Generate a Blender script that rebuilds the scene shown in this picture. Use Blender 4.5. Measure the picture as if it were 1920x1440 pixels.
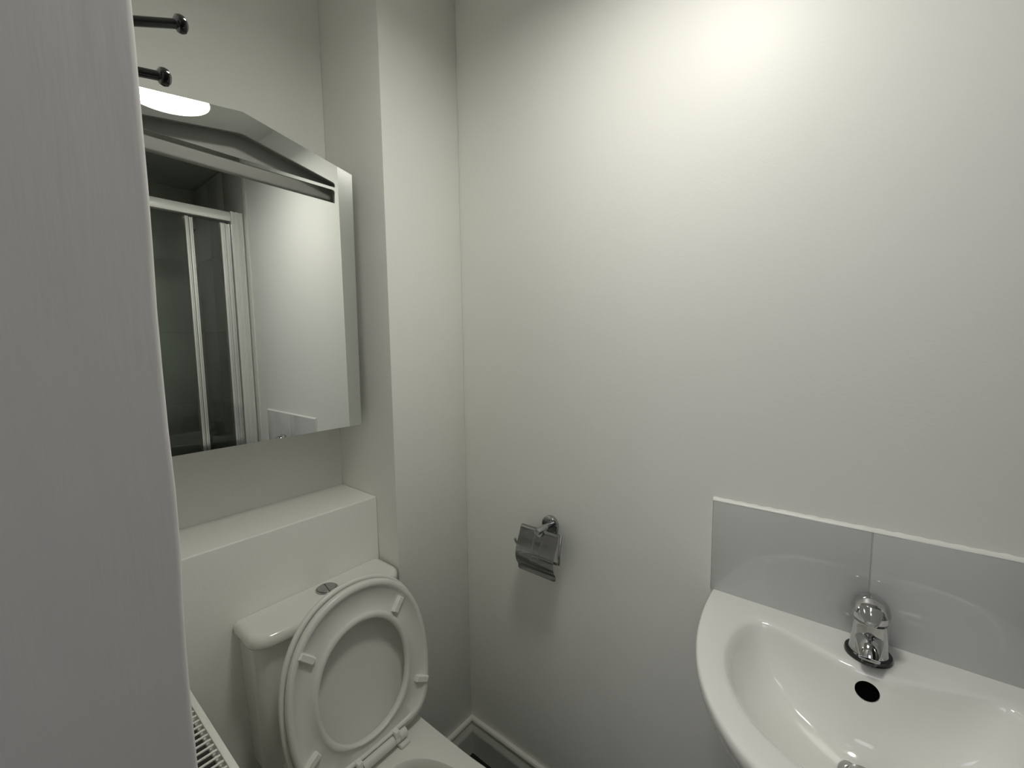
import bpy, bmesh, math, random
from mathutils import Vector, Matrix
random.seed(7)
for o in list(bpy.data.objects): bpy.data.objects.remove(o, do_unlink=True)
SC = bpy.context.scene
COL = SC.collection

# ------------------------------------------------------------ camera, world, light, exposure
CAM = Vector((-0.940, -0.9476, 1.320))
YAW, PITCH, ROLL, FPX = math.radians(51.1705), math.radians(5.3517), math.radians(-0.7480), 804.9
cd = bpy.data.cameras.new('camera'); cam = bpy.data.objects.new('camera', cd); COL.objects.link(cam)
fwd = Vector((math.sin(YAW)*math.cos(PITCH), math.cos(YAW)*math.cos(PITCH), -math.sin(PITCH)))
rt = Vector((math.cos(YAW), -math.sin(YAW), 0)); up = rt.cross(fwd)
r2 = rt*math.cos(ROLL) + up*math.sin(ROLL); u2 = -rt*math.sin(ROLL) + up*math.cos(ROLL)
M = Matrix((r2, u2, -fwd)).transposed().to_4x4(); M.translation = CAM
cam.matrix_world = M
cd.sensor_fit = 'HORIZONTAL'; cd.sensor_width = 36; cd.lens = FPX/1920*36; cd.clip_start = 0.01
SC.camera = cam
w = bpy.data.worlds.new('world'); SC.world = w; w.use_nodes = True
w.node_tree.nodes['Background'].inputs[0].default_value = (0.85, 0.87, 1.0, 1)
w.node_tree.nodes['Background'].inputs[1].default_value = 0.03
SC.view_settings.view_transform = 'Standard'; SC.view_settings.look = 'None'
SC.view_settings.gamma = 1; SC.view_settings.use_curve_mapping = False
SC.view_settings.exposure = 0.0
LAMP_E = 39.0            # emission of the opal dome of the ceiling lamp
HALL_W = 3.6             # cool hallway light from an unseen upright panel, comes in through the open doorway
hl = bpy.data.lights.new('hall_light', 'AREA'); hl.energy = HALL_W; hl.color = (0.90, 0.88, 1.0); hl.shape = 'RECTANGLE'; hl.size = 0.7; hl.size_y = 0.7
ho = bpy.data.objects.new('hall_light', hl); COL.objects.link(ho); ho.location = (-2.09, -1.05, 1.75); ho.rotation_euler = (0, math.radians(-90), 0)
try:
    SC.cycles.max_bounces = 14; SC.cycles.diffuse_bounces = 8; SC.cycles.glossy_bounces = 8
    SC.cycles.sample_clamp_indirect = 6; SC.cycles.caustics_reflective = False
    SC.cycles.use_denoising = True
except Exception: pass

# ------------------------------------------------------------ materials
def mat(name, col, rough=0.5, metal=0.0, coat=0.0, spec=0.5, bump=None, var=None, emit=None):
    m = bpy.data.materials.new(name); m.use_nodes = True
    nt = m.node_tree; b = nt.nodes['Principled BSDF']
    b.inputs['Base Color'].default_value = (*col, 1); b.inputs['Roughness'].default_value = rough
    b.inputs['Metallic'].default_value = metal; b.inputs['Coat Weight'].default_value = coat
    b.inputs['Coat Roughness'].default_value = 0.05
    b.inputs['Specular IOR Level'].default_value = spec
    tc = nt.nodes.new('ShaderNodeTexCoord')
    if var:
        n = nt.nodes.new('ShaderNodeTexNoise'); n.inputs['Scale'].default_value = var[0]; n.inputs['Detail'].default_value = 4
        nt.links.new(tc.outputs['Object'], n.inputs['Vector'])
        r = nt.nodes.new('ShaderNodeValToRGB'); k = var[1]
        r.color_ramp.elements[0].position = 0.3; r.color_ramp.elements[1].position = 0.7
        r.color_ramp.elements[0].color = (*[c*(1-k) for c in col], 1); r.color_ramp.elements[1].color = (*[min(1, c*(1+k)) for c in col], 1)
        nt.links.new(n.outputs['Fac'], r.inputs['Fac']); nt.links.new(r.outputs['Color'], b.inputs['Base Color'])
    if bump:
        mp = nt.nodes.new('ShaderNodeMapping'); mp.inputs['Scale'].default_value = bump[2] if len(bump) > 2 else (1, 1, 1)
        nt.links.new(tc.outputs['Object'], mp.inputs['Vector'])
        n = nt.nodes.new('ShaderNodeTexNoise'); n.inputs['Scale'].default_value = bump[0]; n.inputs['Detail'].default_value = 3
        nt.links.new(mp.outputs['Vector'], n.inputs['Vector'])
        bp = nt.nodes.new('ShaderNodeBump'); bp.inputs['Strength'].default_value = bump[1]; bp.inputs['Distance'].default_value = 0.002
        nt.links.new(n.outputs['Fac'], bp.inputs['Height']); nt.links.new(bp.outputs['Normal'], b.inputs['Normal'])
    if emit:
        b.inputs['Emission Color'].default_value = (*emit[0], 1); b.inputs['Emission Strength'].default_value = emit[1]
    return m

PAINT = mat('wall_paint', (0.83, 0.835, 0.80), 0.42, spec=0.35, bump=(160, 0.12), var=(2.5, 0.015))
PAINTR = mat('wall_paint_smooth', (0.83, 0.835, 0.80), 0.42, spec=0.35, bump=(160, 0.10), var=(2.0, 0.015))
PAINTJ = mat('wall_paint_brushed', (0.80, 0.79, 0.785), 0.45, spec=0.3, bump=(90, 0.35, (1, 1, 0.12)), var=(3, 0.02))
CEIL = mat('ceiling_paint', (0.82, 0.82, 0.79), 0.7, spec=0.2, bump=(120, 0.1))
GLOSSW = mat('gloss_paint', (0.72, 0.72, 0.68), 0.3, bump=(60, 0.1))
FLOORM = mat('dark_vinyl', (0.012, 0.012, 0.013), 0.45, bump=(80, 0.2), var=(8, 0.3))
CERAM = mat('white_ceramic', (0.90, 0.90, 0.87), 0.12, coat=0.6, var=(3, 0.01))
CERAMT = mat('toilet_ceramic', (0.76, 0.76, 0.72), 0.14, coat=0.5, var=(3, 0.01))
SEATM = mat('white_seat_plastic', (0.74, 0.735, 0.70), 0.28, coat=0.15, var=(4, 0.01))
PADM = mat('seat_pad_plastic', (0.82, 0.81, 0.77), 0.4, var=(9, 0.02))
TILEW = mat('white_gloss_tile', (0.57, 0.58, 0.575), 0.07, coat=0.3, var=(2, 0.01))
SILIC = mat('white_silicone', (0.84, 0.84, 0.80), 0.35, bump=(60, 0.3), var=(20, 0.03))
GROUT = mat('pale_grout', (0.60, 0.60, 0.585), 0.8, bump=(200, 0.4), var=(30, 0.05))
CHROME = mat('chrome', (0.50, 0.50, 0.505), 0.07, 1.0, bump=(30, 0.02))
ALU = mat('satin_aluminium', (0.84, 0.84, 0.83), 0.24, 1.0, var=(4, 0.01))
ALUW = mat('white_aluminium', (0.80, 0.80, 0.77), 0.3, 0.35, var=(4, 0.01))
MIRROR = mat('silvered_glass', (0.86, 0.88, 0.86), 0.006, 1.0, var=(1.5, 0.004))
RECESS = mat('recess_grey', (0.34, 0.345, 0.32), 0.45, var=(6, 0.03))
CARC = mat('cabinet_white', (0.70, 0.70, 0.67), 0.35, var=(6, 0.02))
BLACK = mat('black_knob_hole_shade', (0.003, 0.003, 0.003), 0.9, spec=0.0, var=(20, 0.2))  # own black of the knob; in the overflow it stands in for shade
HOOKM = mat('black_lacquer', (0.008, 0.008, 0.008), 0.16, coat=0.5, var=(20, 0.2))
DTILE = mat('dark_grey_tile', (0.44, 0.455, 0.42), 0.3, var=(3, 0.12), bump=(40, 0.05))
DGROUT = mat('dark_grout', (0.36, 0.37, 0.34), 0.8, var=(30, 0.1))
RADM = mat('radiator_enamel', (0.80, 0.80, 0.75), 0.3, var=(8, 0.015))
RADSHADE = mat('radiator_inner_shade', (0.03, 0.028, 0.026), 0.7, var=(20, 0.3))  # near black: shade between the slats put into the colour
OPAL = mat('opal_diffuser', (0.85, 0.85, 0.82), 0.4, emit=((1.0, 0.985, 0.905), LAMP_E), var=(5, 0.01))
TRAYM = mat('tray_acrylic', (0.75, 0.75, 0.73), 0.25, var=(6, 0.02))
BUTM = mat('brushed_button', (0.42, 0.42, 0.42), 0.25, 1.0, bump=(120, 0.1))
GLASS = bpy.data.materials.new('clear_glass'); GLASS.use_nodes = True
nt = GLASS.node_tree; nt.nodes.clear()
go = nt.nodes.new('ShaderNodeOutputMaterial'); gm = nt.nodes.new('ShaderNodeMixShader'); gf = nt.nodes.new('ShaderNodeFresnel')
gt = nt.nodes.new('ShaderNodeBsdfTransparent'); gg = nt.nodes.new('ShaderNodeBsdfGlossy')
gt.inputs[0].default_value = (0.90, 0.93, 0.91, 1); gg.inputs['Roughness'].default_value = 0.01; gf.inputs[0].default_value = 1.5
gn = nt.nodes.new('ShaderNodeTexNoise'); gn.inputs['Scale'].default_value = 3
gr_ = nt.nodes.new('ShaderNodeMath'); gr_.operation = 'MULTIPLY'; gr_.inputs[1].default_value = 0.03
nt.links.new(gn.outputs['Fac'], gr_.inputs[0]); nt.links.new(gr_.outputs[0], gg.inputs['Roughness'])
nt.links.new(gf.outputs[0], gm.inputs[0]); nt.links.new(gt.outputs[0], gm.inputs[1]); nt.links.new(gg.outputs[0], gm.inputs[2]); nt.links.new(gm.outputs[0], go.inputs[0])

# ------------------------------------------------------------ helpers
def fin(name, bm, m, parent=None, ang=35, **props):
    bmesh.ops.recalc_face_normals(bm, faces=bm.faces)
    lim = math.radians(ang)
    for f in bm.faces: f.smooth = True
    for e in bm.edges:
        if len(e.link_faces) == 2: e.smooth = e.calc_face_angle(0) < lim
    me = bpy.data.meshes.new(name); bm.to_mesh(me); bm.free()
    me.materials.append(m)
    o = bpy.data.objects.new(name, me); COL.objects.link(o)
    if parent is not None:
        o.parent = parent; o.location = -Vector(parent.location)
    for k, v in props.items(): o[k] = v
    return o

def thing(name, loc, label, cat, group=None):
    o = bpy.data.objects.new(name, None); COL.objects.link(o); o.location = loc
    o.empty_display_size = 0.05
    o['label'] = label; o['category'] = cat
    if group: o['group'] = group
    return o

def child(o, parent):
    """parent an object whose mesh is already in world coordinates under a sub-part parent"""
    o.parent = parent; o.location = (0, 0, 0)
    return o

def bbox(bm, lo, hi, bev=0.0, seg=2):
    r = bmesh.ops.create_cube(bm, size=1)
    vs = r['verts']
    for v in vs:
        v.co = Vector([lo[i] + (v.co[i]+0.5)*(hi[i]-lo[i]) for i in range(3)])
    if bev > 0:
        es = list({e for v in vs for e in v.link_edges})
        bmesh.ops.bevel(bm, geom=es, offset=bev, segments=seg, affect='EDGES', profile=0.5)

def box(name, lo, hi, m, parent=None, bev=0.0, seg=2, **p):
    bm = bmesh.new(); bbox(bm, lo, hi, bev, seg); return fin(name, bm, m, parent, **p)

def loft(bm, rings, cap0=False, cap1=False, wrap=False, closed=True):
    R = [[bm.verts.new(p) for p in r] for r in rings]
    n = len(R[0]); seq = list(zip(R, R[1:])) + ([(R[-1], R[0])] if wrap else [])
    for a, b in seq:
        for i in range(n if closed else n-1):
            j = (i+1) % n
            try: bm.faces.new((a[i], a[j], b[j], b[i]))
            except ValueError: pass
    if cap0: bm.faces.new(R[0])
    if cap1: bm.faces.new(R[-1])
    return R

def frame(t):
    t = t.normalized(); a = Vector((0, 0, 1)) if abs(t.z) < 0.9 else Vector((1, 0, 0))
    s = t.cross(a).normalized(); return s, s.cross(t).normalized()

def tube(bm, pts, rad, n=16, cap=True, flat=1.0):
    pts = [Vector(p) for p in pts]; rings = []
    for i, p in enumerate(pts):
        t = pts[min(i+1, len(pts)-1)] - pts[max(i-1, 0)]
        s, u = frame(t); r = rad[i] if isinstance(rad, (list, tuple)) else rad
        rings.append([p + s*(r*math.cos(2*math.pi*k/n)) + u*(r*flat*math.sin(2*math.pi*k/n)) for k in range(n)])
    loft(bm, rings, cap, cap)

def lathe(bm, prof, org, axis=(0, 0, 1), n=40, cap0=True, cap1=True):
    """prof: list of (radius, distance along axis)"""
    ax = Vector(axis).normalized(); s, u = frame(ax); org = Vector(org)
    loft(bm, [[org + ax*h + s*(r*math.cos(2*math.pi*k/n)) + u*(r*math.sin(2*math.pi*k/n)) for k in range(n)] for r, h in prof], cap0, cap1)

def catmull(P, closed=True, sub=8):
    out = []; n = len(P)
    rng = range(n) if closed else range(n-1)
    for i in rng:
        g = (lambda k: P[k % n]) if closed else (lambda k: P[max(0, min(n-1, k))])
        p0, p1, p2, p3 = [Vector(g(i+d)) for d in (-1, 0, 1, 2)]
        for k in range(sub):
            t = k/sub
            out.append(0.5*((2*p1) + (p2-p0)*t + (2*p0-5*p1+4*p2-p3)*t*t + (3*p1-p0-3*p2+p3)*t**3))
    if not closed: out.append(Vector(P[-1]))
    return out

def polar(poly, c, angs):
    """distance from c to the closed polygon along each angle"""
    res = []; n = len(poly)
    for a in angs:
        d = Vector((math.cos(a), math.sin(a))); best = 0
        for i in range(n):
            p = poly[i]-c; q = poly[(i+1) % n]-c; e = q-p
            den = d.x*e.y - d.y*e.x
            if abs(den) < 1e-12: continue
            t = (p.x*e.y - p.y*e.x)/den; s = (p.x*d.y - p.y*d.x)/den
            if t > 0 and -1e-6 <= s <= 1+1e-6: best = max(best, t)
        res.append(best)
    return res

def plate(bm, outer, holes, to3, depth_vec):
    """flat plate with holes: outline loops in 2d, to3 maps to 3d, extruded by depth_vec"""
    es = []
    for loop in [outer]+holes:
        vs = [bm.verts.new(to3(p)) for p in loop]
        es += [bm.edges.new((vs[i], vs[(i+1) % len(vs)])) for i in range(len(vs))]
    r = bmesh.ops.triangle_fill(bm, use_beauty=True, use_dissolve=False, edges=es)
    fs = [g for g in r['geom'] if isinstance(g, bmesh.types.BMFace)]
    ex = bmesh.ops.extrude_face_region(bm, geom=fs, use_keep_orig=True)
    bmesh.ops.translate(bm, verts=[g for g in ex['geom'] if isinstance(g, bmesh.types.BMVert)], vec=depth_vec)

def rrect(x0, x1, y0, y1, r, n=6):
    out = []
    for cx, cy, a0 in ((x1-r, y1-r, 0), (x0+r, y1-r, 90), (x0+r, y0+r, 180), (x1-r, y0+r, 270)):
        for k in range(n+1):
            a = math.radians(a0+90*k/n); out.append((cx+r*math.cos(a), cy+r*math.sin(a)))
    return out

FZ = -0.033      # floor level
CZ = 2.312       # ceiling level
XL = -0.8755     # inner face of the left wall
YN = 0.271       # back of the niche
YF = -2.15       # wall behind the shower
S = dict(kind='structure')

# ------------------------------------------------------------ room shell
box('floor', (-2.1, -2.3, FZ-0.06), (0.12, 0.40, FZ), FLOORM, **S)
box('ceiling', (-2.1, -2.3, CZ), (0.12, 0.40, CZ+0.08), CEIL, **S)
wr = box('wall_right', (0.0, -2.3, FZ), (0.12, 0.40, CZ), PAINTR, **S)
box('wall_back', (-0.2655, 0.0, FZ), (-0.0005, 0.39, CZ), PAINT, bev=0.0025, **S)
box('wall_niche', (-1.03, YN, FZ), (-0.266, 0.39, CZ), PAINT, **S)
box('wall_boxing', (XL+0.001, 0.089, FZ), (-0.2662, YN-0.0005, 0.898), PAINT, bev=0.004, seg=3, **S)
wf = box('wall_front', (-1.03, -2.27, FZ), (-0.0005, YF, CZ), PAINT, **S)
# left wall with the doorway the photograph is taken from; its jamb edge is plastered by hand and wanders a little
YJ = -0.65
bm = bmesh.new()
edge = []
for k in range(71):
    z = FZ + (CZ-FZ)*k/70
    wob = 0.0004*math.sin(z*9.0+0.6) + 0.0003*math.sin(z*31+1) + random.uniform(-0.0003, 0.0003)
    if abs(z-1.22) < 0.02: wob += 0.0009
    edge.append((XL+wob, z))
def jring(x, z):
    b = 0.0035
    return [(-1.03, YJ, z), (x-b, YJ, z), (x-b*0.45, YJ+b*0.12, z), (x-b*0.12, YJ+b*0.45, z), (x, YJ+b, z), (XL, YJ+0.05, z), (XL, 0.39, z), (-1.03, 0.39, z)]
loft(bm, [jring(x, z) for x, z in edge], True, True)
wl = fin('wall_left', bm, PAINTJ, **S)
bm = bmesh.new(); bbox(bm, (-1.03, -2.27, FZ), (XL, -1.25, CZ), 0.004); fin('wall_left', bm, PAINT, **S)
bm = bmesh.new(); bbox(bm, (-1.03, -1.2495, 2.0), (XL-0.0002, YJ-0.0005, CZ)); fin('wall_left', bm, PAINT, **S)
# hallway outside the doorway
box('wall_hall', (-2.2, -2.3, FZ), (-2.1, 0.40, CZ), PAINT, **S)
box('wall_hall', (-2.1, 0.40, FZ), (-1.03, 0.46, CZ), PAINT, **S)
box('wall_hall', (-2.1, -2.36, FZ), (-1.03, -2.3, CZ), PAINT, **S)

# skirting with a moulded top
def skirt(name, a, b, nrm):
    prof = [(0, FZ), (0.013, FZ), (0.013, 0.034), (0.0145, 0.040), (0.0145, 0.052), (0.012, 0.060), (0.0105, 0.072), (0.0125, 0.078), (0.0125, 0.084), (0.010, 0.089), (0, 0.090)]
    a = Vector(a); b = Vector(b); nrm = Vector(nrm); bm = bmesh.new()
    t = (b-a).normalized()
    A = [a + nrm*d + Vector((0, 0, z)) + t*d*(1 if a.length < 1e-3 else 0) for d, z in prof]
    B = [b + nrm*d + Vector((0, 0, z)) for d, z in prof]
    loft(bm, [A, B], True, True)
    return fin(name, bm, GLOSSW, ang=25, **S)
skirt('baseboard_right', (-0.0003, 0, 0), (-0.0003, -1.33, 0), (-1, 0, 0))
skirt('baseboard_back', (-0.0003, -0.0003, 0), (-0.2655, -0.0003, 0), (0, -1, 0))

# ------------------------------------------------------------ shower end (seen in the mirror)
def tiles(parent, org, du, dv, nrm, nu, nv, wu, wv, first=0.0):
    """tiles on a wall: each tile an object sharing one mesh; grout bed is one object"""
    org, du, dv, nrm = map(Vector, (org, du, dv, nrm)); g = 0.003
    bm = bmesh.new()
    A = [du*(g/2)+dv*(g/2), du*(wu-g/2)+dv*(g/2), du*(wu-g/2)+dv*(wv-g/2), du*(g/2)+dv*(wv-g/2)]
    c = du*(wu/2)+dv*(wv/2)
    B = [p+nrm*0.007 for p in A]; T = [c+(p-c)*0.985+nrm*0.008 for p in A]
    loft(bm, [A, B, T], False, True)
    first = None
    for i in range(nu):
        for j in range(nv):
            loc = org + du*(wu*i) + dv*(wv*j)
            if first is None:
                o = fin('tile', bm, DTILE, parent); first = o
            else:
                o = first.copy(); COL.objects.link(o); o.parent = parent
            o.location = loc - Vector(parent.location)
    bm = bmesh.new(); U = du*(wu*nu); V = dv*(wv*nv)
    P = [org, org+U, org+U+V, org+V]
    loft(bm, [[p+nrm*0.0003 for p in P], [p+nrm*0.005 for p in P]], True, True)
    fin('grout_bed', bm, DGROUT, parent)
tiles(wf, (-0.0085, YF, 0.087), (-1, 0, 0), (0, 0, 1), (0, 1, 0), 3, 5, 0.289, 0.4420)
tiles(wr, (-0.0, -1.383, 0.087), (0, -1, 0), (0, 0, 1), (-1, 0, 0), 3, 5, 0.253, 0.4420)
box('ceiling', (XL, YF+0.001, CZ-0.012), (-0.001, -1.383, CZ-0.0005), DTILE, **S)
box('trim_1', (-0.007, -1.381, 0.09), (-0.0002, -1.335, CZ-0.002), GLOSSW, bev=0.002, **S)

tray = thing('shower_tray', (-0.42, -1.77, FZ), 'low white shower tray under the dark tiled shower at the far end', 'shower tray')
bm = bmesh.new()
loft(bm, [[(x, y, z) for x, y in rrect(XL+0.003+i, -0.010-i, YF+0.010+i, -1.372-i, 0.02)] for i, z in ((0, FZ), (0, 0.080), (0.006, 0.086), (0.05, 0.086), (0.065, 0.055), (0.25, 0.048))], True, True)
fin('tray_body', bm, TRAYM, tray)
bm = bmesh.new(); lathe(bm, [(0.045, 0.048), (0.045, 0.052), (0.038, 0.055)], (-0.42, -1.77, 0)); fin('drain_cover', bm, CHROME, tray)

enc = thing('shower_enclosure', (-0.42, -1.40, 0.086), 'aluminium framed folding glass shower door reflected in the mirror', 'shower door')
YS = -1.40
def prof_v(name, x0, x1, y0, y1, z0, z1, parent, grooves=2):
    """vertical extrusion with shallow grooves on its front"""
    pts = [(x0, y0), (x0, y1)]
    n = grooves*2+1; wdt = (x1-x0)/n
    for k in range(n):
        d = 0 if k % 2 == 0 else -0.005
        pts += [(x0+wdt*k+0.0008, y1+d), (x0+wdt*(k+1)-0.0008, y1+d)]
    pts += [(x1, y1), (x1, y0)]
    pts = [pts[0]]+pts[2:-2]+[pts[-1]]
    bm = bmesh.new(); loft(bm, [[(x, y, z) for x, y in pts] for z in (z0, z1)], True, True)
    return fin(name, bm, ALUW if name == 'wall_post' else ALU, parent, ang=20)
prof_v('wall_post', -0.066, -0.009, YS-0.02, YS+0.02, 0.087, 2.016, enc, 2)
prof_v('wall_post', XL+0.003, XL+0.045, YS-0.02, YS+0.02, 0.087, 2.016, enc, 2)
bm = bmesh.new()
hp = [(-0.02, 1.966), (0.018, 1.966), (0.022, 1.975), (0.022, 1.990), (0.017, 2.004), (0.010, 2.013), (-0.02, 2.015)]
loft(bm, [[(x, YS+y, z) for y, z in hp] for x in (XL+0.046, -0.067)], True, True); fin('header_rail', bm, ALUW, enc, ang=25)
box('bottom_rail', (XL+0.046, YS-0.018, 0.087), (-0.067, YS+0.018, 0.112), ALU, enc, bev=0.003)
def leaf(x0, x1):
    pane = box('glass_pane', (x0+0.012, YS-0.003, 0.118), (x1-0.012, YS+0.003, 1.955), GLASS, enc)
    return pane
leaf(-0.785, -0.250); leaf(-0.245, -0.095)
prof_v('door_stile', -0.262, -0.247, YS-0.012, YS+0.016, 0.115, 1.955, enc, 1)
prof_v('door_stile', -0.245, -0.229, YS-0.012, YS+0.012, 0.115, 1.952, enc, 1)
prof_v('door_stile', -0.113, -0.092, YS-0.014, YS+0.012, 0.115, 1.952, enc, 1)
prof_v('door_stile', -0.090, -0.068, YS-0.016, YS+0.006, 0.115, 1.952, enc, 1)
bm = bmesh.new(); lathe(bm, [(0.002, -0.012), (0.009, -0.010), (0.012, 0), (0.009, 0.009), (0.003, 0.012)], (-0.221, YS-0.02, 1.895), (0, 1, 0), 20); fin('pivot_knob', bm, BLACK, enc)

# ------------------------------------------------------------ ceiling lamp (lights the room; its dome shows in the mirror top)
LX, LY, LZ = -0.472, -0.690, 2.160
lamp = thing('ceiling_lamp', (LX, LY, CZ), 'round glowing opal ceiling lamp, seen white in the top of the mirror', 'ceiling lamp')
bm = bmesh.new(); lathe(bm, [(0.122, CZ-0.0005), (0.127, CZ-0.008), (0.127, LZ+0.003), (0.1255, LZ), (0.122, LZ), (0.121, LZ+0.012)], (LX, LY, 0), n=48); fin('drum', bm, CARC, lamp)
bm = bmesh.new(); lathe(bm, [(0.1205, LZ+0.012), (0.1205, LZ+0.008), (0.112, LZ+0.004), (0.09, LZ+0.001), (0.05, LZ-0.001), (0.004, LZ-0.002)], (LX, LY, 0), n=48); fin('diffuser', bm, OPAL, lamp)

# ------------------------------------------------------------ mirror cabinet in the niche
cab = thing('mirror_cabinet', (-0.54, YN, 1.105), 'gable topped mirror cabinet hanging in the niche above the toilet', 'mirror cabinet')
YM = 0.108
outer = [(-0.797, 1.105), (-0.292, 1.105), (-0.2865, 1.7655), (-0.540, 1.824), (-0.797, 1.7885)]
def rnd(poly, radii, n=5):
    out = []; N = len(poly)
    for i, p in enumerate(poly):
        p = Vector(p); r = radii[i]
        if r <= 0: out.append(p); continue
        a = (Vector(poly[i-1])-p).normalized(); b = (Vector(poly[(i+1) % N])-p).normalized()
        for k in range(n+1):
            t = k/n; q0 = p+a*r; q1 = p+b*r
            out.append(q0*(1-t)**2 + p*2*t*(1-t) + q1*t*t)
    return out
slot1 = rnd([(-0.768, 1.7285), (-0.3355, 1.7205), (-0.3355, 1.7315), (-0.543, 1.7785), (-0.768, 1.7445)], [0.002, 0.002, 0.005, 0.01, 0.004])
slot2 = rnd([(-0.768, 1.6885), (-0.338, 1.6815), (-0.3365, 1.7135), (-0.768, 1.7195)], [0.001, 0.001, 0.006, 0.006])
bm = bmesh.new()
plate(bm, [Vector(p) for p in outer], [slot1, slot2], lambda p: Vector((p[0], YM, p[1])), Vector((0, 0.005, 0)))
fin('mirror_panel', bm, MIRROR, cab, ang=20)
# carcass: open-fronted box with the two-slot light compartment behind the mirror
bm = bmesh.new()
co = [(-0.785, 1.113), (-0.299, 1.113), (-0.2945, 1.759), (-0.540, 1.815), (-0.785, 1.780)]
loft(bm, [[(x, y, z) for x, z in co] for y in (YM+0.0462, YN-0.001)], True, True)
fin('carcass', bm, CARC, cab, ang=20)
bm = bmesh.new()
ci = [(-0.775, 1.676), (-0.3235, 1.669), (-0.3225, 1.738), (-0.541, 1.789), (-0.775, 1.754)]
loft(bm, [[(x, YM+0.0055, z) for x, z in co], [(x, YM+0.0055, z) for x, z in ci], [(x, YM+0.040, z) for x, z in ci], ], False, True)
loft(bm, [[(x, YM+0.0055, z) for x, z in co], [(x, YM+0.0458, z) for x, z in co]], False, True)
fin('light_recess', bm, RECESS, cab, ang=20)

# ------------------------------------------------------------ coat hook on the left wall
HY = -0.42
hook = thing('coat_hook', (XL, HY, 1.62), 'black double robe hook with knob ends on the left wall above the mirror', 'hook')
bm = bmesh.new(); bbox(bm, (XL-0.0005, HY-0.010, 1.545), (XL+0.006, HY+0.010, 1.645), 0.003); fin('back_plate', bm, HOOKM, hook)
def arm(p0, p1, name):
    p0, p1 = Vector(p0), Vector(p1); d = (p1-p0).normalized()
    bm = bmesh.new(); tube(bm, [p0, p0.lerp(p1, .5), p1], 0.0042, 14); a = fin(name, bm, HOOKM, hook)
    bm = bmesh.new(); kd = (d + Vector((0.25, 0, -0.15))).normalized()
    lathe(bm, [(0.001, -0.0056), (0.0045, -0.005), (0.0074, -0.003), (0.0082, 0), (0.0074, 0.003), (0.0046, 0.0052), (0.001, 0.0058)], p1+d*0.001, kd, 20)
    k = fin('knob', bm, HOOKM); child(k, a)
arm((XL, HY, 1.594), (-0.791, HY, 1.6325), 'arm')
arm((XL, HY, 1.563), (-0.808, HY, 1.5770), 'arm')

# ------------------------------------------------------------ radiator on the left wall
XR, RZ, RY0, RY1 = -0.765, 0.764, -0.60, 0.040
rad = thing('radiator', (-0.81, -0.28, FZ+0.12), 'white panel radiator with slotted top grille beside the toilet', 'radiator')
box('front_panel', (XR-0.014, RY0, 0.10), (XR-0.0005, RY1, RZ-0.010), RADM, rad, bev=0.003)
box('rear_panel', (XL+0.012, RY0, 0.10), (XL+0.024, RY1, RZ-0.010), RADM, rad, bev=0.003)
box('side_panel', (XL+0.0245, RY1-0.004, 0.10), (XR-0.0145, RY1, RZ-0.010), RADM, rad)
box('side_panel', (XL+0.0245, RY0, 0.10), (XR-0.0145, RY0+0.004, RZ-0.010), RADM, rad)
box('convector_shade_fill', (XL+0.0248, RY0+0.0045, 0.14), (XR-0.0148, RY1-0.0045, RZ-0.0125), RADSHADE, rad)  # convector block raised and darkened to paint the shade under the slats
box('grille_rail', (XR-0.009, RY0, RZ-0.0098), (XR, RY1, RZ), RADM, rad, bev=0.0015)
box('grille_rail', (XL+0.012, RY0, RZ-0.0098), (XL+0.021, RY1, RZ), RADM, rad, bev=0.0015)
sl = None; P = 0.0128; n = int((RY1-RY0)/P)
for k in range(n+1):
    y = RY0+0.002+P*k
    if sl is None:
        sl = box('slat', (XL+0.0212, -0.0016, RZ-0.0036), (XR-0.0092, 0.0016, RZ-0.0006), RADM, rad, bev=0.0008, seg=1); o = sl
    else:
        o = sl.copy(); COL.objects.link(o); o.parent = rad
    o.location = Vector((0, y, 0)) - Vector(rad.location)
box('wall_bracket', (XL-0.0003, -0.4, 0.2), (XL+0.0115, -0.37, 0.6), RADM, rad)

# ------------------------------------------------------------ toilet
TX = -0.455
toi = thing('toilet', (TX, -0.15, FZ), 'white close coupled toilet with lid and seat raised under the niche', 'toilet')
def sx(t, n): return math.copysign(abs(t)**(2/n), t)
# pan
bm = bmesh.new()
angs = [2*math.pi*k/96 for k in range(96)]
pc = Vector((0, -0.36))
half = [(0, 0.06), (0.10, 0.06), (0.133, 0.045), (0.1365, 0.0), (0.1365, -0.15), (0.138, -0.30), (0.143, -0.40), (0.135, -0.48), (0.105, -0.545), (0.055, -0.58), (0, -0.59)]
ol = [Vector(p) for p in half] + [Vector((-x, y)) for x, y in half[-2:0:-1]]
ol = catmull(ol, True, 6)
ro = polar(ol, pc, angs)
ri = [1/((abs(math.cos(a)/0.098)**2.2 + abs(math.sin(a)/(0.160 if math.sin(a) > 0 else 0.185))**2.2)**(1/2.2)) for a in angs]
def pring(rr, s, z, dy=0, sxx=1.0):
    return [(TX + r*s*sxx*math.cos(a), pc.y+dy + r*s*math.sin(a), z) for r, a in zip(rr, angs)]
lerp = lambda A, B, t: [a*(1-t)+b*t for a, b in zip(A, B)]
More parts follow.
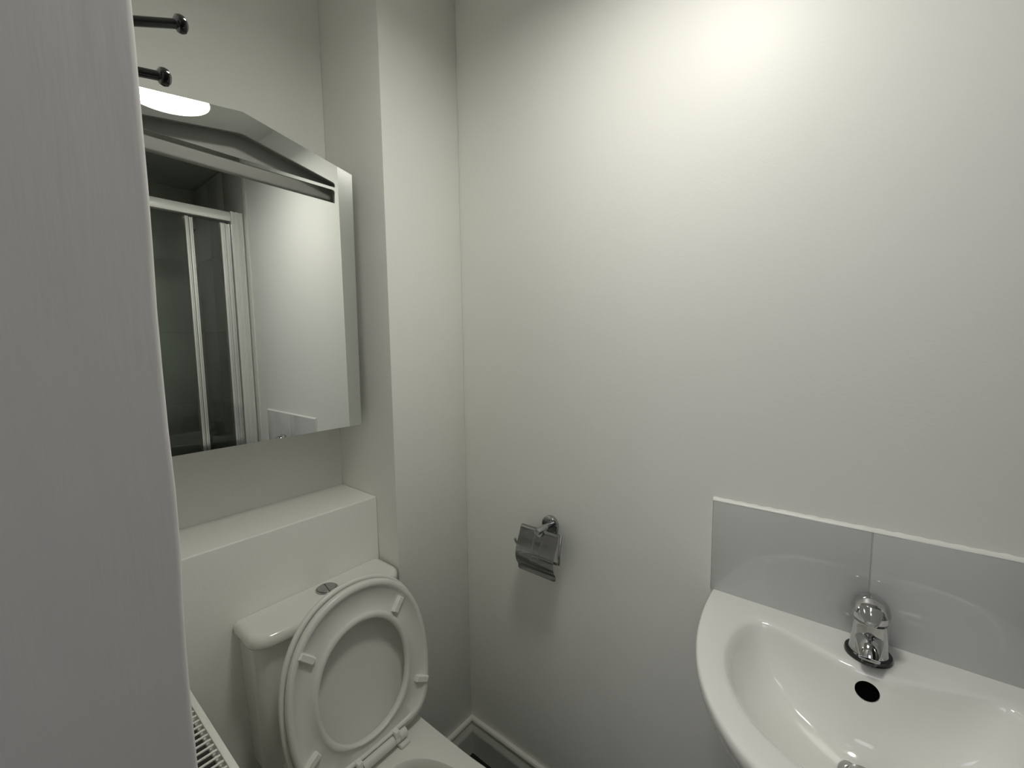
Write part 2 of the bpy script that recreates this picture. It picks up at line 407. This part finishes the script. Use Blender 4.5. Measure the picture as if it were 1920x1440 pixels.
loft(bm, [pring(ro, 0.72, FZ, 0.05, 0.85), pring(ro, 0.70, 0.05, 0.05, 0.8), pring(ro, 0.74, 0.16, 0.04, 0.85), pring(ro, 0.90, 0.28, 0.015), pring(ro, 0.985, 0.345), pring(ro, 1.0, 0.372), pring(ro, 1.0, 0.390), pring(ro, 0.985, 0.3985), pring(ro, 0.96, 0.400),
          pring(lerp(ro, ri, 0.85), 1, 0.400), pring(ri, 1.02, 0.3985), pring(ri, 1.0, 0.394), pring(ri, 0.985, 0.380), pring(ri, 0.99, 0.36), pring(ri, 0.93, 0.30), pring(ri, 0.72, 0.22), pring(ri, 0.45, 0.17), pring(ri, 0.3, 0.13)], True, True)
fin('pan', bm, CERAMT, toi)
# cistern
bm = bmesh.new()
def crect(hw, yb, yf, bow, r, z):
    pts = rrect(-hw, hw, yf, yb, r, 8); out = []
    for x, y in pts:
        t = (yb-y)/(yb-yf); out.append((TX+x, y - bow*(1-(x/hw)**2)*max(0, t), z))
    # extra points along the front for the bow
    return out
def cring(hw, yb, yf, bow, r, z, n=24):
    out = [(hw, yb), (-hw, yb)]
    out = []
    for k in range(9):
        a = math.radians(90*k/8); out.append((hw-0.006+0.006*math.cos(a), yb-0.006+0.006*math.sin(a)))
    for k in range(9):
        a = math.radians(90+90*k/8); out.append((-hw+0.006+0.006*math.cos(a), yb-0.006+0.006*math.sin(a)))
    for k in range(9):
        a = math.radians(180+90*k/8); out.append((-hw+r+r*math.cos(a), yf+r+r*math.sin(a)))
    for k in range(1, n):
        out.append((-hw+r+(2*hw-2*r)*k/n, yf))
    for k in range(9):
        a = math.radians(270+90*k/8); out.append((hw-r+r*math.cos(a), yf+r+r*math.sin(a)))
    return [(TX+x, y - bow*max(0, 1-(x/hw)**2)*min(1, max(0, (yb-y)/(yb-yf))), z) for x, y in out]
yb = 0.0885
loft(bm, [cring(0.155, yb, 0.012, 0.01, 0.03, 0.382), cring(0.162, yb, 0.005, 0.012, 0.03, 0.39), cring(0.169, yb, 0.002, 0.014, 0.03, 0.56), cring(0.173, yb, -0.001, 0.015, 0.03, 0.6925), cring(0.171, yb, 0.002, 0.015, 0.03, 0.6955)], True, True)
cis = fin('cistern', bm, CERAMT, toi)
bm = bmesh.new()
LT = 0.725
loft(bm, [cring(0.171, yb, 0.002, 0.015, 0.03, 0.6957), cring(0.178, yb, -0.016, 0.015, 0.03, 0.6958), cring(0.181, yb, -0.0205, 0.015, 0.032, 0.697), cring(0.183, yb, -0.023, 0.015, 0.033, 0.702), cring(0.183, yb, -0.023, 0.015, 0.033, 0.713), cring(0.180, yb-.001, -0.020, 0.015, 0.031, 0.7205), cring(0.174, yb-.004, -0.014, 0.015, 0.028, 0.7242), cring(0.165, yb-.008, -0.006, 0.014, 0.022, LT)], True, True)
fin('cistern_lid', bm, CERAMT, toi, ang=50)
BX, BY = -0.446, 0.044
bm = bmesh.new(); lathe(bm, [(0.0255, LT-0.001), (0.0255, LT+0.0015), (0.0235, LT+0.003), (0.0225, LT+0.003), (0.0225, LT+0.0005)], (BX, BY, 0), n=36); bz = fin('flush_button', bm, BUTM, toi)
for s in (-1, 1):
    bm = bmesh.new(); pts = []
    a0 = 25 if s > 0 else 25
    for k in range(25):
        a = math.radians(-90+180*k/24)
        pts.append((0.0215*math.cos(a)*s + 0.0, 0.0215*math.sin(a)))
    pts = [(x if abs(x) > 0.0007 else 0.0007*s, y) for x, y in pts]
    rot = math.radians(-12)
    pts = [(BX+x*math.cos(rot)-y*math.sin(rot), BY+x*math.sin(rot)+y*math.cos(rot)) for x, y in pts]
    cxm = BX+0.009*s
    loft(bm, [[(x, y, LT+0.0006) for x, y in pts], [(x, y, LT+0.0038) for x, y in pts], [(BX+(x-BX)*0.92+0.0007*s, BY+(y-BY)*0.94, LT+0.0046) for x, y in pts], [(cxm+(x-cxm)*0.4, BY+(y-BY)*0.4, LT+0.0036) for x, y in pts]], False, True)
    child(fin('button_half', bm, BUTM), bz)
# raised seat and lid
TH = math.radians(9.0)
SO = Vector((TX, -0.146, 0.432)); VV = Vector((0, math.sin(TH), math.cos(TH))); WW = Vector((0, -math.cos(TH), math.sin(TH)))
def sp(u, v, wv): return SO + Vector((u*0.975-0.002, 0, 0)) + VV*v + WW*wv
seat_half = [(0, 0), (0.06, 0), (0.112, 0.001), (0.138, 0.010), (0.156, 0.038), (0.168, 0.088), (0.1725, 0.143), (0.170, 0.196), (0.158, 0.250), (0.133, 0.298), (0.094, 0.335), (0.048, 0.355), (0, 0.361)]
so = [Vector(p) for p in seat_half] + [Vector((-x, y)) for x, y in seat_half[-2:0:-1]]
so = catmull(so, True, 6)
sc = Vector((0, 0.153)); sro = polar(so, sc, angs)
sri = [1/((abs(math.cos(a)/0.109)**2.1 + abs(math.sin(a)/0.124)**2.1)**(1/2.1)) for a in angs]
def sring(lam, wv, s=1.0): return [sp((sc.x+(r*(1-lam)+q*lam)*s*math.cos(a)), sc.y+(r*(1-lam)+q*lam)*s*math.sin(a), wv) for r, q, a in zip(sro, sri, angs)]
bm = bmesh.new()
loft(bm, [sring(0.03, 0), sring(0, 0.003), sring(0, 0.013), sring(0.03, 0.0165), sring(0.12, 0.0168), sring(0.17, 0.0155), sring(0.21, 0.011), sring(0.78, 0.010), sring(0.83, 0.0135), sring(0.88, 0.016), sring(0.96, 0.0155), sring(1.0, 0.0125), sring(1.0, 0.003), sring(0.96, 0)], wrap=True)
seat = fin('seat', bm, SEATM, toi, ang=60)
for u, v in ((0.103, 0.272), (-0.122, 0.268), (0.142, 0.070), (-0.138, 0.070)):
    d = Vector((u, v))-sc; d.normalize(); e = Vector((-d.y, d.x)); L, Wd = 0.018, 0.0065
    bm = bmesh.new(); rings = []
    for wv, k in ((0.0095, 1.0), (0.0195, 1.0), (0.0215, 0.82)):
        rings.append([sp(*(Vector((u, v)) + d*(a*(L-(1-k)*0.01)) + e*(b*(Wd-(1-k)*0.01))), wv) for a, b in ((1, 1), (0.75, 1.12), (-0.75, 1.12), (-1, 1), (-1, -1), (-0.75, -1.12), (0.75, -1.12), (1, -1))])
    loft(bm, rings, True, True); child(fin('bumper', bm, PADM), seat)
lid_half = [(0, -0.022), (0.07, -0.022), (0.116, -0.022), (0.148, -0.010), (0.165, 0.026), (0.175, 0.085), (0.1785, 0.143), (0.1755, 0.200), (0.163, 0.255), (0.137, 0.304), (0.097, 0.342), (0.05, 0.362), (0, 0.368)]
lo_ = [Vector(p) for p in lid_half] + [Vector((-x, y)) for x, y in lid_half[-2:0:-1]]
lro = polar(catmull(lo_, True, 6), sc, angs)
def lring(s, wv): return [sp(sc.x+r*s*math.cos(a), sc.y+r*s*math.sin(a), wv) for r, a in zip(lro, angs)]
bm = bmesh.new()
loft(bm, [lring(0.05, -0.0325), lring(0.6, -0.031), lring(0.90, -0.025), lring(0.97, -0.019), lring(1.0, -0.011), lring(1.0, -0.005), lring(0.985, -0.0028), lring(0.955, -0.0028), lring(0.93, -0.008), lring(0.84, -0.019), lring(0.5, -0.024), lring(0.05, -0.025)], True, True)
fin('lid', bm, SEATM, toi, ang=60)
HZ, HYY = 0.4205, -0.163
bm = bmesh.new(); tube(bm, [(TX-0.039, HYY, HZ), (TX+0.040, HYY, HZ)], 0.0115, 20); fin('hinge_bar', bm, SEATM, toi)
for s in (-1, 1):
    bm = bmesh.new(); bbox(bm, (TX+s*0.062-0.013, HYY-0.018, 0.4002), (TX+s*0.062+0.013, HYY+0.014, 0.4085), 0.003); h = fin('hinge_mount', bm, SEATM, toi)
    bm = bmesh.new(); tube(bm, [(TX+s*0.0635-0.0095, HYY, HZ), (TX+s*0.0635+0.0095, HYY, HZ)], 0.0115, 20); child(fin('hinge_barrel', bm, SEATM), h)
    bm = bmesh.new(); tube(bm, [(TX+s*0.047-0.006, HYY, HZ), (TX+s*0.047+0.006, HYY, HZ)], 0.0112, 20); bbox(bm, (TX+s*0.047-0.006, HYY-0.010, HZ), (TX+s*0.047+0.006, HYY+0.006, HZ+0.022), 0.002); child(fin('hinge_knuckle', bm, PADM), h)

# ------------------------------------------------------------ toilet roll holder on the right wall
tp = thing('toilet_roll_holder', (0, -0.322, 0.832), 'chrome toilet roll holder with curved flap cover, no roll, on right wall', 'toilet roll holder')
bm = bmesh.new(); lathe(bm, [(0.0245, 0.0003), (0.0245, 0.010), (0.0225, 0.0125), (0.010, 0.0130)], (0, -0.322, 0.832), (-1, 0, 0), 36); fin('wall_rose', bm, CHROME, tp)
bm = bmesh.new(); lathe(bm, [(0.0085, 0.012), (0.0085, 0.0665), (0.0078, 0.068), (0.002, 0.0682)], (0, -0.3215, 0.832), (-1, 0, 0), 24); fin('arm', bm, CHROME, tp)
prof = catmull([(-0.040, 0.8305), (-0.047, 0.8325), (-0.053, 0.8285), (-0.061, 0.809), (-0.0725, 0.786), (-0.0785, 0.765), (-0.0765, 0.7455), (-0.0685, 0.7315), (-0.0665, 0.726), (-0.068, 0.716)], False, 6)
def pat(t):
    t = max(0, min(1, t))*(len(prof)-1); i = min(int(t), len(prof)-2); return prof[i].lerp(prof[i+1], t-i)
ys = [-0.258-0.1205*k/48 for k in range(49)]
bm = bmesh.new(); grid = []
for y in ys:
    d = abs(y+0.3205); hw = 0.0125
    t0 = 0.0 if d > hw else 0.13 + 0.17*math.sqrt(max(0, 1-(d/hw)**2))
    ed = min(y+0.3785, -0.258-y)
    t1 = 1.0 - 0.05*max(0, 1-ed/0.008)**2
    col = []
    for k in range(37):
        p = pat(t0+(t1-t0)*k/36); col.append(bm.verts.new((p.x, y, p.y)))
    grid.append(col)
fs = [bm.faces.new((grid[i][k], grid[i+1][k], grid[i+1][k+1], grid[i][k+1])) for i in range(48) for k in range(36)]
bmesh.ops.solidify(bm, geom=fs, thickness=0.0012)
fin('flap_cover', bm, CHROME, tp, ang=40)
bm = bmesh.new(); tube(bm, [(-0.046, -0.262, 0.8285), (-0.046, -0.3765, 0.8285)], 0.0028, 12); fin('hinge_pin', bm, CHROME, tp)
bm = bmesh.new()
wp = catmull([(-0.044, -0.381, 0.831), (-0.052, -0.3835, 0.812), (-0.060, -0.3845, 0.786), (-0.058, -0.383, 0.764), (-0.052, -0.374, 0.756), (-0.052, -0.340, 0.757), (-0.052, -0.27, 0.769), (-0.052, -0.250, 0.773), (-0.056, -0.243, 0.781), (-0.058, -0.241, 0.790)], False, 5)
tube(bm, wp, 0.0036, 12); fin('roll_wire', bm, CHROME, tp)

# ------------------------------------------------------------ tiled splashback
spl = thing('splashback', (-0.004, -0.985, 0.80), 'two white glossy wall tiles with silicone edge behind the basin', 'splashback')
YT0, YTJ, YT1, ZT0, ZT1 = -0.729, -0.983, -1.237, 0.7985, 0.9915
for a, b in ((YT0, YTJ+0.0006), (YTJ-0.0006, YT1)):
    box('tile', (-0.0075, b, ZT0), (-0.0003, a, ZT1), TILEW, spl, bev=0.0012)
box('grout_joint', (-0.0070, YTJ-0.0005, ZT0), (-0.0003, YTJ+0.0005, ZT1), GROUT, spl)
bm = bmesh.new(); rings = []
N = 80
for k in range(N+1):
    y = YT0+0.001+(YT1-0.002-YT0)*k/N; s = 0.0060+0.0006*math.sin(k*1.7)+random.uniform(-0.0004, 0.0004)
    rings.append([(-0.0003, y, ZT1+0.0002), (-0.0078, y, ZT1+0.0002), (-0.0066, y, ZT1+s*0.45), (-0.0035, y, ZT1+s*0.8), (-0.0003, y, ZT1+s)])
loft(bm, rings, True, True); fin('silicone_bead', bm, SILIC, spl)
bm = bmesh.new(); rings = []
for k in range(25):
    z = ZT0+(ZT1-ZT0)*k/24; s = 0.0022+random.uniform(-0.0004, 0.0004)
    rings.append([(-0.0003, YT0+0.0002, z), (-0.0070, YT0+0.0002, z), (-0.004, YT0+s*0.7, z), (-0.0003, YT0+s, z)])
loft(bm, rings, True, True); fin('silicone_bead', bm, SILIC, spl)

# ------------------------------------------------------------ wash basin
BYC = -0.985
bas = thing('wash_basin', (-0.17, BYC, FZ), 'white ceramic wash basin with rounded front below the tiled splashback', 'wash basin')
bc = Vector((-0.17, 0)); n_ = 2.35
A2 = [math.pi*2*k/144 for k in range(144)]
A2 = sorted(set([round(a, 6) for a in A2] + [round(math.atan2(0.253, 0.17), 6), round(2*math.pi-math.atan2(0.253, 0.17), 6)]))
opoly = []
for k in range(65):
    t = math.pi*k/64
    opoly.append(Vector((-0.41*abs(math.sin(t))**(2/n_), 0.253*math.copysign(abs(math.cos(t))**(2/n_), math.cos(t)))))
bo = polar(opoly, bc, A2)
ih = [(-0.352, 0), (-0.342, 0.066), (-0.310, 0.123), (-0.250, 0.166), (-0.180, 0.185), (-0.115, 0.181), (-0.072, 0.163), (-0.066, 0.132), (-0.084, 0.080), (-0.099, 0.032), (-0.102, 0)]
il = [Vector(p) for p in ih] + [Vector((x, -y)) for x, y in ih[-2:0:-1]]
bi = polar(catmull(il, True, 8), bc, A2)
def bor(s, z): return [(-0.0005+min(0, (bc.x+r*math.cos(a)))*s, BYC+r*math.sin(a)*s, z) for r, a in zip(bo, A2)]
def bir(s, z, cx=-0.17): 
    f = 1-s
    return [((bc.x+r*math.cos(a))*s + cx*f, BYC+r*math.sin(a)*s, z) for r, a in zip(bi, A2)]
def bmix(t, z): return [(-0.0005+min(0, bc.x+(r*(1-t)+q*t)*math.cos(a)), BYC+(r*(1-t)+q*t)*math.sin(a), z) for r, q, a in zip(bo, bi, A2)]
BZ = 0.800
bm = bmesh.new()
loft(bm, [bor(0.42, 0.600), bor(0.62, 0.625), bor(0.80, 0.675), bor(0.92, 0.728), bor(0.975, 0.760), bor(0.996, 0.778), bor(1.0, 0.788), bor(0.999, 0.795), bor(0.993, 0.7988), bor(0.984, BZ),
          bmix(0.35, BZ), bmix(0.72, BZ), bmix(0.86, BZ-0.0006), bmix(0.95, BZ-0.0025), bir(1.0, BZ-0.006), bir(0.98, BZ-0.013), bir(0.965, BZ-0.024), bir(0.94, BZ-0.042), bir(0.90, BZ-0.066), bir(0.84, BZ-0.088), bir(0.74, BZ-0.106), bir(0.60, BZ-0.118), bir(0.42, BZ-0.126), bir(0.25, BZ-0.130), bir(0.12, BZ-0.132)], True, True)
body = fin('basin_body', bm, CERAM, bas, ang=60)
# overflow hole cut through the inner back wall
OC, ON = Vector((-0.1070, BYC, 0.768)), Vector((-1, 0, 0.30)).normalized()
bm = bmesh.new(); lathe(bm, [(0.0155, -0.030), (0.0155, 0.030)], OC, ON, 40); me = bpy.data.meshes.new('cut'); bm.to_mesh(me); bm.free()
cut = bpy.data.objects.new('cut', me); COL.objects.link(cut)
md = body.modifiers.new('b', 'BOOLEAN'); md.object = cut; md.operation = 'DIFFERENCE'; md.solver = 'EXACT'
bpy.context.view_layer.update()
ev = body.evaluated_get(bpy.context.evaluated_depsgraph_get()); nm = bpy.data.meshes.new_from_object(ev)
body.modifiers.clear(); 
if len(nm.polygons) > 100: body.data = nm
bpy.data.objects.remove(cut, do_unlink=True)
bm = bmesh.new(); lathe(bm, [(0.0150, -0.0295), (0.0150, -0.0075)], OC, ON, 32); fin('overflow_shade_plug', bm, BLACK, bas)  # black plug, paints the darkness down inside the overflow
# waste
DZ = BZ-0.132
bm = bmesh.new(); lathe(bm, [(0.031, DZ), (0.031, DZ+0.002), (0.028, DZ+0.0032), (0.022, DZ+0.0030), (0.0205, DZ+0.0012)], (-0.168, BYC, 0), n=40); fl = fin('waste_ring', bm, CHROME, bas)
bm = bmesh.new(); lathe(bm, [(0.019, DZ+0.0012), (0.019, DZ+0.007), (0.016, DZ+0.0095), (0.002, DZ+0.0105)], (-0.168, BYC, 0), n=36); child(fin('waste_plug', bm, CHROME), fl)
# pedestal
bm = bmesh.new(); rings = []
for z, a, d in ((FZ, 0.105, 0.19), (0.02, 0.095, 0.175), (0.30, 0.082, 0.155), (0.50, 0.092, 0.17), (0.60, 0.104, 0.185), (0.615, 0.10, 0.18)):
    rings.append([(-0.0005-d*abs(math.sin(t))**0.8 if True else 0, BYC+a*math.copysign(abs(math.cos(t))**0.8, math.cos(t)), z) for t in [math.pi*k/32 for k in range(33)]])
loft(bm, rings, True, True); fin('pedestal', bm, CERAM, bas)

# ------------------------------------------------------------ basin tap
TXX = -0.056
tap = thing('basin_tap', (TXX, BYC, BZ), 'short chrome mixer tap standing on the basin before the tile joint', 'tap')
DCH = mat('dark_chrome', (0.07, 0.07, 0.07), 0.12, 1.0, var=(9, 0.05))
bm = bmesh.new(); lathe(bm, [(0.0315, BZ), (0.0320, BZ+0.003), (0.0308, BZ+0.007), (0.027, BZ+0.009)], (TXX, BYC, 0), n=40); fin('base_ring', bm, DCH, tap)
bm = bmesh.new(); lathe(bm, [(0.0265, BZ+0.009), (0.0248, BZ+0.015), (0.0240, BZ+0.033), (0.0240, BZ+0.050), (0.0243, BZ+0.061), (0.0235, BZ+0.064)], (TXX, BYC, 0), n=40); fin('body', bm, CHROME, tap)
bm = bmesh.new()
sp_ = [(TXX-0.006, BYC, BZ+0.034), (TXX-0.018, BYC, BZ+0.0335), (TXX-0.030, BYC, BZ+0.032), (TXX-0.038, BYC, BZ+0.0285), (TXX-0.0435, BYC, BZ+0.0235), (TXX-0.046, BYC, BZ+0.018)]
cs = catmull(sp_, False, 4)
tube(bm, cs, [0.0195-0.0065*k/(len(cs)-1) for k in range(len(cs))], 24, flat=0.85)
so_ = fin('spout', bm, CHROME, tap)
bm = bmesh.new(); lathe(bm, [(0.0098, BZ+0.0145), (0.0098, BZ+0.020)], (TXX-0.0462, BYC, 0), n=24); child(fin('aerator', bm, DCH), so_)
# lever: cap that leans forward and flattens into a tongue
bm = bmesh.new(); rings = []
for r, h, dx in ((0.0236, 0.0645, 0), (0.0250, 0.067, 0), (0.0256, 0.076, 0), (0.0252, 0.085, 0.001), (0.0226, 0.0925, 0.003), (0.016, 0.097, 0.005), (0.006, 0.0985, 0.006)):
    rings.append([(TXX+dx+r*math.cos(t), BYC+r*math.sin(t), BZ+h - (0.22*(r*(1-math.cos(t))) if h > 0.08 else 0)) for t in [2*math.pi*k/40 for k in range(40)]])
loft(bm, rings, True, True); cp = fin('lever', bm, CHROME, tap)
bm = bmesh.new(); rings = []
for x, z, hw, th in ((0.005, 0.085, 0.015, 0.006), (-0.012, 0.0825, 0.0155, 0.006), (-0.024, 0.080, 0.0135, 0.0052), (-0.036, 0.0785, 0.0105, 0.0045), (-0.045, 0.0785, 0.0085, 0.004), (-0.050, 0.079, 0.007, 0.0035), (-0.0522, 0.0793, 0.0045, 0.0022)):
    rings.append([(TXX+x, BYC+hw*math.copysign(abs(math.cos(t))**0.7, math.cos(t)), BZ+z+th*math.copysign(abs(math.sin(t))**0.8, math.sin(t))) for t in [2*math.pi*k/24 for k in range(24)]])
loft(bm, rings, True, True); child(fin('lever_tongue', bm, CHROME), cp)
